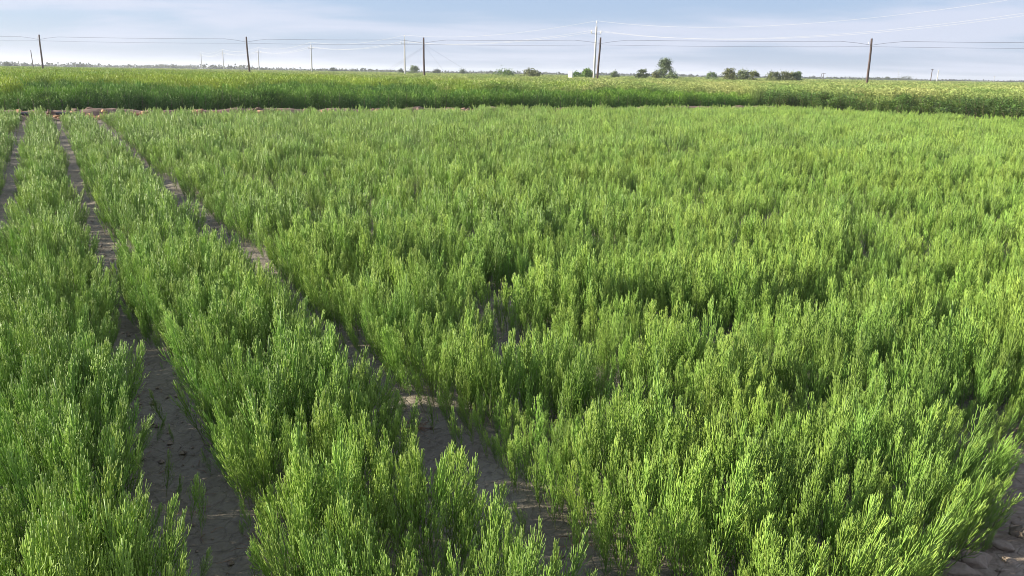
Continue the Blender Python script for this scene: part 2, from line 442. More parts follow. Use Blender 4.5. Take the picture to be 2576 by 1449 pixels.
# ------------------------------------------------------------------ glasswort
def glasswort(seed, h, lod=0, spread=1.0):
    """returns stem Geo, list of main-branch Geos, top Geo (upper short shoots); unit plant of height h"""
    r = random.Random(seed)
    fat = (1.0, 1.25, 1.7)[lod]
    stem = Geo(); top = Geo(); branches = []
    lean = (r.uniform(-.08, .08), r.uniform(-.08, .08))
    sx = lambda z: Vector((lean[0] * z + 0.006 * math.sin(z * 21 + seed), lean[1] * z + 0.006 * math.cos(z * 17 + seed), z))
    k = (5, 3, 3)[lod]
    ns = 7 if lod == 0 else 3
    zs = [h * i / ns for i in range(ns + 1)]
    stem.tube([sx(z) for z in zs], [(0.0034 * (1 - 0.35 * z / h)) * fat for z in zs], k, [min(1, 1.1 * z / h) for z in zs], m=1)
    gap = (0.025, 0.036, 0.055)[lod]
    z = 0.03 + r.uniform(0, .02); i = 0
    while z < h - 0.010:
        q = z / h
        L0 = min(0.40 * h, (h - z) * r.uniform(0.25, 0.74) + 0.024)
        if q < 0.2: L0 *= 0.5 + 2.5 * q
        for s in (0, 1):
            if r.random() < (0.08 if q > 0.25 else 0.35): continue
            a = (math.pi / 2) * (i % 2) + math.pi * s + r.uniform(-.35, .35) + seed
            g = Geo()
            hd = Vector((math.cos(a), math.sin(a), 0))
            el = R(r.uniform(20, 46) * (1.0 - .35 * q)) * spread                   # angle from vertical at the stem
            p = sx(z); pts = [p]; n = (5 if lod == 0 else 3)
            if L0 < 0.05: n = 3 if lod == 0 else 1
            dirs = []
            for j in range(n):
                e = el * (1 - 0.95 * (j + .3) / n) + r.uniform(-.08, .08)
                dv = hd * math.sin(e) + Vector((0, 0, 1)) * math.cos(e)
                p = p + dv * (L0 / n); pts.append(p.copy()); dirs.append(dv)
            rb = 0.0018 * fat
            rr = [rb * 0.72] + [rb * (1.0 - 0.1 * (j + 1) / n) for j in range(n - 1)] + [rb * 0.62]
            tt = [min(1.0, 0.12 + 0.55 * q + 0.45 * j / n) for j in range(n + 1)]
            g.tube(pts, rr, 4 if lod == 0 else 3, tt, ph=a)
            # a few opposite side shoots along the longer branches
            if L0 > (0.085, 0.10, 0.12)[lod]:
                step = (0.030, 0.040, 0.060)[lod]
                x = step * r.uniform(0.9, 1.4); c = 0
                while x < L0 * 0.9:
                    fx = x / L0; j = min(n - 1, int(fx * n)); fr = fx * n - j
                    b = pts[j].lerp(pts[j + 1], fr); dv = dirs[j]
                    side = dv.cross(Vector((0, 0, 1)) if c % 2 else hd.cross(Vector((0, 0, 1))))
                    if side.length < .05: side = Vector((-hd.y, hd.x, 0))
                    side.normalize()
                    for sg in (-1, 1):
                        if r.random() < 0.5: continue
                        ls = min(0.075, (L0 - x) * 0.8 + 0.018) * r.uniform(0.6, 1.2)
                        sd = (side * sg + Vector((r.uniform(-.3, .3), r.uniform(-.3, .3), r.uniform(-.1, .3)))).normalized()
                        d1 = (dv * 0.85 + sd * 0.48).normalized(); d2 = (d1 * 0.4 + Vector((0, 0, 1)) * 0.75).normalized()
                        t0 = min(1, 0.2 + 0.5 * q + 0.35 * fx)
                        if lod == 0:
                            g.tube([b, b + d1 * ls * .5, b + d1 * ls * .5 + d2 * ls * .5], [rb * .6, rb * .85, rb * .6], 3, [t0, t0 + .12, min(1, t0 + .3)], ph=x)
                        else:
                            g.tube([b, b + (d1 + d2) * ls * .5], [rb * .75, rb * .6], 3, [t0, min(1, t0 + .3)], cap=False, ph=x)
                    x += step * r.uniform(0.8, 1.3); c += 1
            if L0 > 0.07 and lod == 0: branches.append(g)
            else: top.add(g.v, g.f, g.t)
        z += gap * r.uniform(0.75, 1.25) * (0.7 if q > .7 else 1.0); i += 1
    return stem, branches, top

def cluster(seed, lod, n, rad):
    """several far plants as one pattern"""
    r = random.Random(seed); out = Geo()
    for i in range(n):
        g = merged(*glasswort(seed * 17 + i, HN * r.uniform(.78, 1.12), lod, r.uniform(.8, 1.05)))
        a = r.uniform(0, 6.283); x = rad * math.sqrt((i + .5) / n); c, s_ = math.cos(a), math.sin(a)
        lx_, ly_ = r.gauss(0, .09), r.gauss(0, .09)
        v = [(p[0] * c - p[1] * s_ + x * math.cos(i * 2.4) + lx_ * p[2], p[0] * s_ + p[1] * c + x * math.sin(i * 2.4) + ly_ * p[2], p[2]) for p in g.v]
        for m in (0, 1):
            pass
        out.f.extend([tuple(j + out.n for j in q) for q in g.f]); out.m.extend(g.m); out.v.extend(v); out.t.extend(g.t); out.n += len(v)
    return out

def merged(stem, branches, top):
    g = Geo()
    g.add(stem.v, stem.f, stem.t, 1)
    for b in branches + [top]: g.add(b.v, b.f, b.t, 0)
    return g

HN = 0.45
P0 = [glasswort(s, HN * (0.86 + 0.05 * s), 0, 0.9 + 0.06 * (s % 3)) for s in range(7)]
P1 = [cluster(40 + s, 1, 4, .10) for s in range(5)]
P2 = [cluster(80 + s, 2, 8, .15) for s in range(5)]

# where they stand
def near_edge(n): return 1.74 + 0.50 * np.clip(n - 2.8, 0, 1.6)
def stand(SP, r0, r1):
    d_, n_ = np.meshgrid(np.arange(1.2, FIELD_FAR, SP), np.arange(-6.0, FIELD_RIGHT, SP), indexing='ij')
    d_ = (d_ + rng.uniform(-.5, .5, d_.shape) * SP * 0.95).ravel(); n_ = (n_ + rng.uniform(-.5, .5, n_.shape) * SP * 0.95).ravel()
    x_ = d_ * DV[0] + n_ * NV[0]; y_ = d_ * DV[1] + n_ * NV[1]
    rr_ = np.hypot(x_, y_)
    ok = (y_ > 1.6) & (np.abs(x_) < 0.66 * y_ + 1.0) & (rr_ >= r0) & (rr_ < r1)
    return d_[ok], n_[ok]
parts_ = [stand(0.073, 0, 9.5), stand(0.165, 9.5, 21), stand(0.26, 21, 80)]
LODI = np.concatenate([np.full(len(p[0]), i) for i, p in enumerate(parts_)])
dd = np.concatenate([p[0] for p in parts_]); nn = np.concatenate([p[1] for p in parts_])
X = dd * DV[0] + nn * NV[0]; Y = dd * DV[1] + nn * NV[1]
edge = near_edge(nn) + 0.30 * (vnoise(nn, nn * 0, 0.6, 21) - 0.5)
keep = dd > edge
fd = FIELD_FAR - 0.6 - 1.2 * np.clip((16 - nn) / 8, 0, 1) + 1.2 * (vnoise(nn, nn * 0, 1.6, 22) - 0.5)
keep &= dd < fd
dist, fw, fk = furrow_state(dd, nn)
cr_ = np.array([0.0, 0.02, 0.04])[LODI]
openf = dist <= (fw + np.where(fw > .02, cr_, 0)) * (0.8 + 0.4 * rng.random(len(dd)))
strag = openf & (fk <= 4) & (LODI == 0) & (rng.random(len(dd)) < 0.055)        # small stragglers on the open mud
keep &= ~openf | strag
# small dark pockets in the closed stand, most of them along the overgrown furrows
pk = np.random.default_rng(31)
for k_ in range(5, len(FURROW)):
    d_ = 1.5
    while d_ < 34:
        d_ += pk.uniform(.8, 2.3) * (1 if d_ < 16 else 1.5)
        ra, rb_ = pk.uniform(.18, .42), pk.uniform(.13, .24)
        n_ = FURROW[k_] + pk.normal(0, .12)
        if d_ < 4.6 and n_ > 3.8: continue
        keep &= ((dd - d_) / ra) ** 2 + ((nn - n_) / rb_) ** 2 > 1 - .25 * rng.random(len(dd))
for _ in range(420):
    d_, n_ = pk.uniform(3.8, 24), pk.uniform(2.0, 26); ra = pk.uniform(.14, .27)
    keep &= ((dd - d_) / ra) ** 2 + ((nn - n_) / (ra * .8)) ** 2 > 1
bald = vnoise(X, Y, 0.46, 23) * 0.65 + vnoise(X, Y, 0.2, 24) * 0.35
keep &= ~((bald < 0.215) & (fk >= 5) & (dd > 4.6))
dd, nn, X, Y, dist, fw, fk, bald, LODI, strag = (a[keep] for a in (dd, nn, X, Y, dist, fw, fk, bald, LODI, strag))
Hs = 0.72 + 0.42 * vnoise(X, Y, 1.1, 25) + 0.36 * (vnoise(X, Y, 0.42, 26) - 0.5) + rng.normal(0, 0.15, len(X))
edgef = np.clip(1 - (dist - fw) / 0.22, 0, 1) * (fw > 0.03)
Hs *= 1 - np.where(fk <= 4, 0.24, 0.12) * edgef
Hs *= np.where((fk >= 5) & (dist < 0.18), 0.84, 1.0)
Hs *= np.clip(0.42 + (bald - 0.20) * 3.4, 0.42, 1.0)
Hs = np.clip(Hs, 0.4, 1.32)
Hs = np.where(strag, Hs * rng.uniform(.35, .75, len(X)), Hs)
Z = ground_z(X, Y)
rz = rng.uniform(0, 2 * math.pi, len(X))
# plants on the rim of a bed or of the field lean out of it
sgn = np.sign(nn - FURROW[np.abs(nn[:, None] - FURROW).argmin(1)])
lean_n = -sgn * edgef * 0.24 + rng.normal(0, 0.08, len(X))
lean_d = rng.normal(0, 0.08, len(X)) - np.clip(1 - (dd - near_edge(nn)) / 0.5, 0, 1) * 0.32
lx = lean_n * NV[0] + lean_d * DV[0]; ly = lean_n * NV[1] + lean_d * DV[1]
ROT = np.stack([-(-lx * np.sin(rz) + ly * np.cos(rz)), lx * np.cos(rz) + ly * np.sin(rz), rz], -1)
dis = np.hypot(X, Y)

def in_frame(x, y, z, m=0.0):
    p = cam.matrix_world.inverted() @ Vector((x, y, z))
    if p.z > -0.1: return False
    a = p.x / -p.z * FPX; b = p.y / -p.z * FPX
    return abs(a) < 0.5 + m and abs(b) < 0.28125 + m

# the plants that show largest are things of their own
N_IND = 282
order = np.argsort(dis)
ind = []
for i in order:
    if in_frame(X[i], Y[i], Z[i] + 0.28 * Hs[i]) or in_frame(X[i], Y[i], Z[i] + 0.1):
        ind.append(i)
    if len(ind) >= N_IND: break
ind_set = set(ind)
BED = {}
def bed_label(i):
    """which bed, at its rim or inside it, in the first ranks at the bottom of the picture or behind them"""
    n = nn[i]
    rim = dist[i] - fw[i] < 0.13 and fk[i] in (3, 4)
    p = cam.matrix_world.inverted() @ Vector((X[i], Y[i], Z[i] + .2))
    v = p.y / -p.z * FPX
    where = 'cut by bottom edge' if v < -0.225 else ('second rank' if v < -0.165 else 'farther back')
    small = ', low' if Hs[i] < 0.8 else (', tall' if Hs[i] > 1.02 else '')
    if n < 0.46: return ('glasswort on the rim left of the left furrow, ' if rim else 'glasswort inside the bed left of the left furrow, ') + where + small
    if n < 1.66:
        if rim and n < 1.06: return 'glasswort on the left rim of the bed between furrows, ' + where + small
        if rim: return 'glasswort on the right rim of the bed between furrows, ' + where + small
        return 'glasswort inside the bed between both furrows, ' + where + small
    if n < 2.90: return ('glasswort on the rim right of the middle furrow, ' if rim else 'glasswort inside the bed right of the middle furrow, ') + where + small
    if dd[i] - near_edge(nn[i]) < .3: return 'glasswort leaning over the grey clods, ' + where + small
    return 'glasswort in the closed stand near the grey clods, ' + where + small
proto_cache = []
for s, (stem, br, top) in enumerate(P0):
    def mk(nm, g, mat):
        o = g.build(nm, mat); COL.objects.unlink(o); me = o.data; bpy.data.objects.remove(o); return me
    small = Geo()
    for b in br + [top]: small.add(b.v, b.f, b.t, 0)
    proto_cache.append((mk('stem', stem, [M_stem, M_stem]), [mk('branch', b, M_glass) for b in br], mk('shoots', top, M_glass), mk('branches', small, M_glass)))

def child(nm, me, par):
    o = bpy.data.objects.new(nm, me); COL.objects.link(o); o.parent = par
    return o

def place_glasswort(s, loc, rot, scale, label, group, detail=True, cat='plant'):
    e = bpy.data.objects.new('glasswort_plant', None); e.empty_display_size = 0.05
    COL.objects.link(e)
    e.location = loc; e.rotation_euler = rot; e.scale = scale
    st, br, tp, al = proto_cache[s]
    child('stem', st, e)
    if detail:
        for b in br: child('branch', b, e)
        tag(child('shoots', tp, e), kind='stuff')
    else:
        tag(child('branches', al, e), kind='stuff')
    tag(e, label, cat, group)
    return e

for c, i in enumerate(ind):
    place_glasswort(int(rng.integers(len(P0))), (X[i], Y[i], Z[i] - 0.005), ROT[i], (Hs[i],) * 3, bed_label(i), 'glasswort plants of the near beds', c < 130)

rest = np.array([i for i in range(len(X)) if i not in ind_set])
def scatter_glass(name, sel, protos, label):
    k = len(sel)
    wide = np.stack([Hs[sel] * rng.uniform(.75, 1.15, k), Hs[sel] * rng.uniform(.75, 1.15, k), Hs[sel]], -1)
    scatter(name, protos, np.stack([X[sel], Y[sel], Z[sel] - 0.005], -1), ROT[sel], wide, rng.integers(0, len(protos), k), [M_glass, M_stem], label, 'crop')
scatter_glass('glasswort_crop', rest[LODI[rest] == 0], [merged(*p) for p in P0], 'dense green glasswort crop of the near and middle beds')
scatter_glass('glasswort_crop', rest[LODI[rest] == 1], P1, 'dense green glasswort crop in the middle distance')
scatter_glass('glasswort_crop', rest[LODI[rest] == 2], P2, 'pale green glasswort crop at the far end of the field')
print('glasswort', len(X))

# single plants standing in the open furrows: x, y, scale, pattern, label
singles = [
    (-1.02, 3.06, 0.55, 0, 'bright glasswort tips poking up at the bottom edge in the left-hand furrow'),
    (-1.34, 3.00, 0.50, 2, 'glasswort tip nearest the lower left bed at the bottom edge of the left-hand furrow'),
    (-1.36, 3.42, 0.62, 4, 'sparse dark shaded glasswort seedling low in the left-hand furrow'),
    (-1.17, 3.62, 0.85, 1, 'upright glasswort seedling in the middle of the shaded left-hand furrow'),
    (-0.92, 3.50, 0.70, 5, 'spreading glasswort seedling against the right bed of the left-hand furrow'),
    (-1.06, 3.98, 0.62, 3, 'glasswort seedling beside the dry brown tuft in the left-hand furrow'),
    (-1.93, 5.28, 0.42, 6, 'tiny grey sprig of glasswort on the bare mud of the left-hand furrow'),
    (-0.43, 4.55, 0.62, 0, 'small shaded glasswort seedling in the middle furrow beyond the bent one'),
    (-0.26, 4.16, 0.78, 2, 'tall lit glasswort shoots at the left rim of the middle furrow'),
    (0.02, 3.84, 0.72, 4, 'bright upright glasswort clump in the middle furrow'),
    (0.14, 3.76, 0.60, 1, 'slim glasswort seedling right of the bright clump in the middle furrow'),
    (0.22, 3.52, 0.66, 5, 'candelabra shaped glasswort seedling standing alone on lit mud in the middle furrow'),
    (0.46, 3.44, 0.45, 3, 'small thin glasswort seedling near the right rim of the middle furrow'),
    (0.28, 3.14, 0.62, 6, 'glasswort clump at the bottom edge in the mouth of the middle furrow'),
    (0.40, 3.10, 0.55, 0, 'lower glasswort shoots right of the clump at the mouth of the middle furrow'),
    (0.52, 3.16, 0.50, 2, 'rightmost of the small glasswort shoots at the mouth of the middle furrow'),
]
for x, y, s, k, lab in singles:
    place_glasswort(k, (x, y, float(ground_z(x, y)) - 0.006), (random.uniform(-.1, .1), random.uniform(-.1, .1), random.uniform(0, 6)), (s, s, s), lab, 'single glasswort seedlings in the open furrows')

# a bluish weed and the dry tufts on the mud
def weed(loc):
    e = empty('bluish_weed', loc)
    g = Geo(); r = random.Random(3)
    g.tube([(0, 0, 0), (0.01, 0, .1), (0.0, .01, .2)], [.002, .002, .0012], 4, [0, .3, .6])
    g.build('stem', M_blue, e)
    for j in range(16):
        a = r.uniform(0, 6.28); z = r.uniform(.03, .18); l = r.uniform(.05, .09)
        g = Geo(); d0 = Vector((math.cos(a), math.sin(a), r.uniform(.2, .8))).normalized()
        g.tube([(0, 0, z), Vector((0, 0, z)) + d0 * l * .6, Vector((0, 0, z)) + d0 * l + Vector((0, 0, -.008))], [.0016, .0014, .0005], 3, [.2, .6, 1])
        g.build('leaf', M_blue, e)
    tag(e, 'bluish grey feathery weed in the shade of the left-hand furrow', 'weed')
weed((-1.28, 3.78, float(ground_z(-1.28, 3.78))))
def dry_tuft(x, y, n, l, label, seed):
    r = random.Random(seed); g = Geo()
    for j in range(n):
        a = r.uniform(0, 6.28); L_ = l * r.uniform(.5, 1.2)
        p = Vector((r.uniform(-.04, .04), r.uniform(-.04, .04), 0.004)); pts = [p]
        for q in range(3):
            a += r.uniform(-.5, .5)
            p = p + Vector((math.cos(a), math.sin(a), r.uniform(-.1, .3) if q == 0 else r.uniform(-.25, .12))) * L_ / 3
            pz = max(p.z, 0.006); p = Vector((p.x, p.y, pz)); pts.append(p)
        g.tube(pts, [.0020, .0018, .0014, .0007], 3)
    o = g.build('dry_tuft', M_dry)
    o.location = (x, y, float(ground_z(x, y)))
    tag(o, label, 'dry stalks', 'dry tufts lying in the furrows')
dry_tuft(-1.00, 3.86, 46, .16, 'tangled reddish brown dry tuft in the left-hand furrow', 1)
dry_tuft(-0.55, 4.62, 30, .14, 'dry brown root tuft at the rim of the middle furrow beyond the seedlings', 2)
dry_tuft(0.30, 3.40, 10, .12, 'few dry brown stalks lying by the lone seedling in the middle furrow', 3)
dry_tuft(-1.05, 3.28, 14, .16, 'dry dark stalks lying across the mud at the bottom of the left-hand furrow', 4)
dry_tuft(-0.30, 4.05, 12, .12, 'thin dry stalks on the cracked mud of the middle furrow', 5)
dry_tuft(-1.75, 4.78, 10, .12, 'dry stalks on pale mud farther up the left-hand furrow', 6)
dry_tuft(-1.00, 5.40, 10, .12, 'dry stalks on the middle furrow where it narrows', 7)

# straw bits and crumbs of soil lying on the open mud
g = Geo(); rl = random.Random(12); g2 = Geo()
for t in range(900):
    k = rl.choice([3, 3, 4, 4, 2]); d = rl.uniform(2.4, 13); n = FURROW[k] + rl.gauss(0, .13); p = xy(d, n)
    if not in_frame(p[0], p[1], 0, .02): continue
    z = float(ground_z(p[0], p[1])) + .003
    if t % 3 == 0:
        a = rl.uniform(0, 6.28); l = rl.uniform(.02, .09); b = rl.uniform(-.5, .5)
        g.tube([(p[0], p[1], z), (p[0] + l * .5 * math.cos(a), p[1] + l * .5 * math.sin(a), z + .006), (p[0] + l * math.cos(a + b), p[1] + l * math.sin(a + b), z + .002)], [.0013, .0016, .0008], 3)
    else:
        s_ = rl.choice([.004, .006, .008, .012, .018]) * rl.uniform(.7, 1.3)
        v = [Vector((rl.gauss(0, 1), rl.gauss(0, 1), rl.gauss(0, .7))) for _ in range(1)]
        base = [(1, 0, 0), (0, 1, 0), (-1, 0, 0), (0, -1, 0), (0, 0, 1), (0, 0, -1)]
        a = rl.uniform(0, 6.28)
        vv = []
        for bx_, by_, bz_ in base:
            q_ = rl.uniform(.7, 1.3) * s_
            vv.append((p[0] + q_ * (bx_ * math.cos(a) - by_ * math.sin(a)), p[1] + q_ * (bx_ * math.sin(a) + by_ * math.cos(a)), z + q_ * .7 * bz_ + s_ * .3))
        g2.add(vv, [(0, 1, 4), (1, 2, 4), (2, 3, 4), (3, 0, 4), (1, 0, 5), (2, 1, 5), (3, 2, 5), (0, 3, 5)], [0] * 6)
tag(g.build('dry_litter', M_dry), 'bits of dry straw strewn over the mud of the furrows', 'straw', kind='stuff')
tag(g2.build('soil_crumbs', M_clod, None, False), 'crumbs of soil strewn over the mud of the furrows', 'soil', kind='stuff')

# ------------------------------------------------------------------ clods: on the path at the right corner and along the far bank
def clod_mesh(seed, mat):
    """a broken lump: a ball cut by random planes, edges worn, surface pitted"""
    r = np.random.default_rng(seed)
    import bmesh
    bm = bmesh.new(); bmesh.ops.create_icosphere(bm, subdivisions=3, radius=1.0)
    pl = [(q / np.linalg.norm(q), r.uniform(.45, .82)) for q in r.normal(size=(11, 3))]
    off = r.uniform(0, 50)
    for v in bm.verts:
        p = np.array(v.co)
        for nrm, dd_ in pl:
            q = p @ nrm
            if q > dd_: p = p - nrm * (q - dd_) * 0.93
        w_ = float(vnoise(p[0] + p[2] * .7 + off, p[1] - p[2] * .6, .45, 3)) - .5
        w2 = float(vnoise(p[0] - p[2] + off, p[1] + p[2], .16, 4)) - .5
        w3 = float(vnoise(p[0] + p[2] * 1.3 + off, p[1] - p[2] * 1.1, .07, 5)) - .5
        p = p * (1 + .26 * w_ + .12 * w2 + .07 * w3)
        v.co = Vector((p[0] * 1.2, p[1], p[2] * .85))
    me = bpy.data.meshes.new('clod'); bm.to_mesh(me); bm.free(); me.materials.append(mat)
    me.polygons.foreach_set('use_smooth', np.ones(len(me.polygons), bool))
    return me
clods = [clod_mesh(s, M_clod) for s in range(9)]
pa = [(xy(float(near_edge(n)) + 0.12, n), xy(float(near_edge(n)) - 1.6, n)) for n in np.linspace(-6, 12, 73)]
pv = []
for k in range(24):
    for a, b in pa:
        q = a + (b - a) * k / 23
        pv.append((q[0], q[1], float(ground_z(q[0], q[1])) + 0.004 + 0.05 * min(1, k / 6) * float(vnoise(q[0], q[1], 0.16, 33))))
ii = np.arange(24 * 73).reshape(24, 73)
path = link_mesh('path', pv, np.stack([ii[:-1, :-1], ii[1:, :-1], ii[1:, 1:], ii[:-1, 1:]], -1).reshape(-1, 4), M_clod)
tag(path, kind='structure')
rc = random.Random(5)
placed = []
for t in range(1500):
    n = rc.uniform(2.9, 6.5); d = float(near_edge(n)) + rc.uniform(-1.3, 0.16)
    s = rc.choice([.10, .08, .065, .05]) if t < 90 else rc.choice([.012, .016, .02, .028, .035, .045])
    p = xy(d, n)
    if any((p[0] - q[0]) ** 2 + (p[1] - q[1]) ** 2 < (0.72 * (s + q[2])) ** 2 for q in placed): continue
    if not in_frame(p[0], p[1], .05, .06): continue
    placed.append((p[0], p[1], s))
    o = child('clod', clods[rc.randrange(len(clods))], path)
    o.location = (p[0], p[1], float(ground_z(p[0], p[1])) + .005 + s * .10)
    o.rotation_euler = (rc.uniform(-.3, .3), rc.uniform(-.3, .3), rc.uniform(0, 6)); o.scale = (s * rc.uniform(1, 1.4), s, s * rc.uniform(.55, .9))
print('path clods', len(placed))

bank_v = []
ns_ = np.linspace(-9, FIELD_RIGHT + 1, 190); ds_ = np.linspace(37.1, 39.6, 22)
for d in ds_:
    for n in ns_:
        q = xy(d, n); e_ = 1 - ((d - 38.35) / 1.25) ** 2
        bank_v.append((q[0], q[1], float(ground_z(q[0], q[1])) + .01 + max(0, e_) * (.10 * float(vnoise(q[0], q[1], .5, 51)) + .05 * float(vnoise(q[0], q[1], .17, 52)))))
ii = np.arange(22 * 190).reshape(22, 190)
bank = link_mesh('dirt_bank', bank_v, np.stack([ii[:-1, :-1], ii[:-1, 1:], ii[1:, 1:], ii[1:, :-1]], -1).reshape(-1, 4), M_browncl)
tag(bank, kind='structure')
oc = [clod_mesh(20 + s, M_orange) for s in range(4)]; bc = [clod_mesh(30 + s, M_browncl) for s in range(4)]
for t in range(295):
    n = rc.uniform(-3, 27) if t % 3 else rc.uniform(-3, 8); d = rc.gauss(38.0, .4)
    p = xy(d, n); s = rc.choice([.06, .07, .09, .11, .14, .18])
    orange = rc.random() < (0.85 if n < 7 else 0.3)
    if orange: d = rc.uniform(37.3, 38.0); p = xy(d, n)
    o = child('clod', rc.choice(oc if orange else bc), bank)
    o.location = (p[0], p[1], float(ground_z(p[0], p[1])) + .05 + s * .15)
    o.rotation_euler = (rc.uniform(-.4, .4), rc.uniform(-.4, .4), rc.uniform(0, 6)); o.scale = (s * rc.uniform(1, 1.6), s, s * rc.uniform(.6, 1.0))
# black irrigation pipe lying before the bank
for a, b, lab in ((-1.9, -0.35, 'black plastic pipe before the orange clods, the longer left stretch'), (0.45, 1.25, 'short black plastic pipe stretch before the big brown clod')):
    g = Geo(); pts = []
    for k in range(9):
        q = xy(36.9 + .05 * math.sin(k), a + (b - a) * k / 8); pts.append((q[0], q[1], .26 + .008 * math.sin(k * 2.1)))
    e = empty('irrigation_pipe', pts[4])
    off = Vector(pts[4])
    g.tube([Vector(p) - off for p in pts], [.055] * 9, 8); g.build('tube', M_black, e)
    for j in (2, 6):
        g = Geo(); p = Vector(pts[j]) - off; g.tube([p + Vector((0, 0, -.26)), p + Vector((0, 0, .02))], [.03, .03], 6); g.build('support', M_black, e)
    tag(e, lab, 'pipe')

# ------------------------------------------------------------------ tall growth beyond the bank
def feathery(seed, h=1.25, w=0.42, n=52):
    r = random.Random(seed); g = Geo(); st = Geo()
    st.tube([(0, 0, 0), (0, 0, h * .5), (0, 0, h * .85)], [.012, .009, .004], 4)
    for i in range(n):
        z0 = h * r.uniform(.04, .62); a = r.uniform(0, 6.283)
        rad = w * (0.35 + 0.65 * math.sin(math.pi * min(1, z0 / h + .25))) * r.uniform(.5, 1.1)
        l = r.uniform(.3, .55) * (1.1 - .45 * z0 / h)
        p = Vector((0, 0, z0)); hd = Vector((math.cos(a), math.sin(a), 0))
        e = p + hd * rad + Vector((0, 0, l * .8))
        for q in range(14):
            f = r.uniform(.25, 1.0)
            c = p.lerp(e, f) + Vector((0, 0, -.10 * math.sin(f * 3.14)))
            d = (hd * .45 + Vector((r.uniform(-.7, .7), r.uniform(-.7, .7), 1.0))).normalized()
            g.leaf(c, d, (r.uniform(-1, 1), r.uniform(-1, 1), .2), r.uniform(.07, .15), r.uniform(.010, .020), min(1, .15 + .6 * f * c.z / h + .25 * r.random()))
    for q in range(60):
        a = r.uniform(0, 6.283); x = r.uniform(0, w * .6)
        g.leaf((x * math.cos(a), x * math.sin(a), h * r.uniform(.7, .9)), (r.uniform(-.25, .25), r.uniform(-.25, .25), 1), (r.uniform(-1, 1), r.uniform(-1, 1), 0), r.uniform(.1, .2), .014, r.uniform(.6, 1))
    return st, g

def upright(seed, h=1.45, w=.36, n=150, head=0.0):
    r = random.Random(seed); g = Geo()
    for i in range(n):
        a = r.uniform(0, 6.283); x = w * math.sqrt(r.random())
        hh = h * r.uniform(.6, 1.05)
        b = Vector((x * math.cos(a), x * math.sin(a), hh * r.uniform(.1, .65)))
        ln = Vector((r.uniform(-.22, .22), r.uniform(-.22, .22), 1))
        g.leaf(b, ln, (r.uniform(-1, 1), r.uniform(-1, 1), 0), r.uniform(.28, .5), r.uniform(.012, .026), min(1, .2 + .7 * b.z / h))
    for i in range(int(n * .6)):
        a = r.uniform(0, 6.283); x = w * 1.1 * math.sqrt(r.random())
        b = Vector((x * math.cos(a), x * math.sin(a), h * r.uniform(.72, .95)))
        dz = 1 if head == 0 else r.uniform(-.3, .9)
        g.leaf(b, (r.uniform(-.5, .5) * (1 + head), r.uniform(-.5, .5) * (1 + head), dz), (r.uniform(-1, 1), r.uniform(-1, 1), .3), r.uniform(.08, .2), r.uniform(.014, .028) * (1 + .3 * head), r.uniform(.75, 1) if head else r.uniform(.5, 1))
    return g

def leafy(seed, h=1.3, w=.45, n=620):
    r = random.Random(seed); g = Geo(); st = Geo()
    tops = []
    for i in range(9):
        a = r.uniform(0, 6.283); x = w * r.uniform(.1, .9)
        e = Vector((x * math.cos(a), x * math.sin(a), h * r.uniform(.7, 1.0)))
        st.tube([(0, 0, 0), e * .5 + Vector((0, 0, .05)), e], [.010, .007, .003], 4); tops.append(e)
    for i in range(n):
        e = r.choice(tops); f = r.uniform(.2, 1) ** .8; c = Vector((0, 0, 0)).lerp(e, f)
        a = r.uniform(0, 6.283); o_ = Vector((math.cos(a), math.sin(a), r.uniform(-.1, .5))) * r.uniform(.02, .13)
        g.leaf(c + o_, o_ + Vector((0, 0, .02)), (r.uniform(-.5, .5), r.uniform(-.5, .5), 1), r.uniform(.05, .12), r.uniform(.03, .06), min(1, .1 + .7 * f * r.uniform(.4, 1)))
    return st, g

def comb(st, g):
    q = Geo(); q.add(st.v, st.f, st.t, 1); q.add(g.v, g.f, g.t, 0); return q

FE = [feathery(s, 1.18 + .05 * s, .40 + .03 * (s % 3)) for s in range(5)]
LE = [leafy(60 + s, 1.12 + .06 * s) for s in range(4)]
UP = [upright(20 + s, 1.38 + .05 * s) for s in range(4)]
PA = [upright(30 + s, 1.42 + .06 * s, .40, 130, 1.0) for s in range(4)]

def bush_obj(name, pair, mats, loc, rz_, sc_, label, group, cat='bush', cache={}):
    key = (name, id(pair))
    if key not in cache:
        a = pair[0].build('stem', mats[1]); b = pair[1].build('foliage', mats[0])
        cache[key] = (a.data, b.data); bpy.data.objects.remove(a); bpy.data.objects.remove(b)
    e = empty(name, loc, rz_); e.scale = sc_
    child('stem', cache[key][0], e); child('foliage', cache[key][1], e)
    tag(e, label, cat, group)
    return e

n_front = 0
ANCH = [(40, 'at the left edge of the picture'), (107, 'below the leftmost wooden pole'), (360, 'between the two left wooden poles'), (628, 'below the leaning dark pole'), (900, 'below the second concrete pole'),
        (1068, 'below the guyed pole'), (1280, 'left of the white board'), (1497, 'below the tallest pole'), (1672, 'below the round tree'), (1850, 'below the tamarisks'), (1990, 'below the low clump'),
        (2183, 'below the right wooden pole'), (2345, 'below the pale far pole'), (2530, 'at the right edge of the picture')]
def bush_label(kind, where, p, hgt):
    q = cam.matrix_world.inverted() @ Vector((p[0], p[1], 1.0))
    px = (q.x / -q.z * FPX + .5) * 2576
    a, t = min(ANCH, key=lambda k: abs(k[0] - px))
    side = '' if abs(px - a) < 28 else (' slightly left' if px < a else ' slightly right')
    size = 'tall ' if hgt > .92 else ('low ' if hgt < .76 else '')
    return f'{size}{kind} {where},{side} {t}'.replace('  ', ' ')
n = -6.5
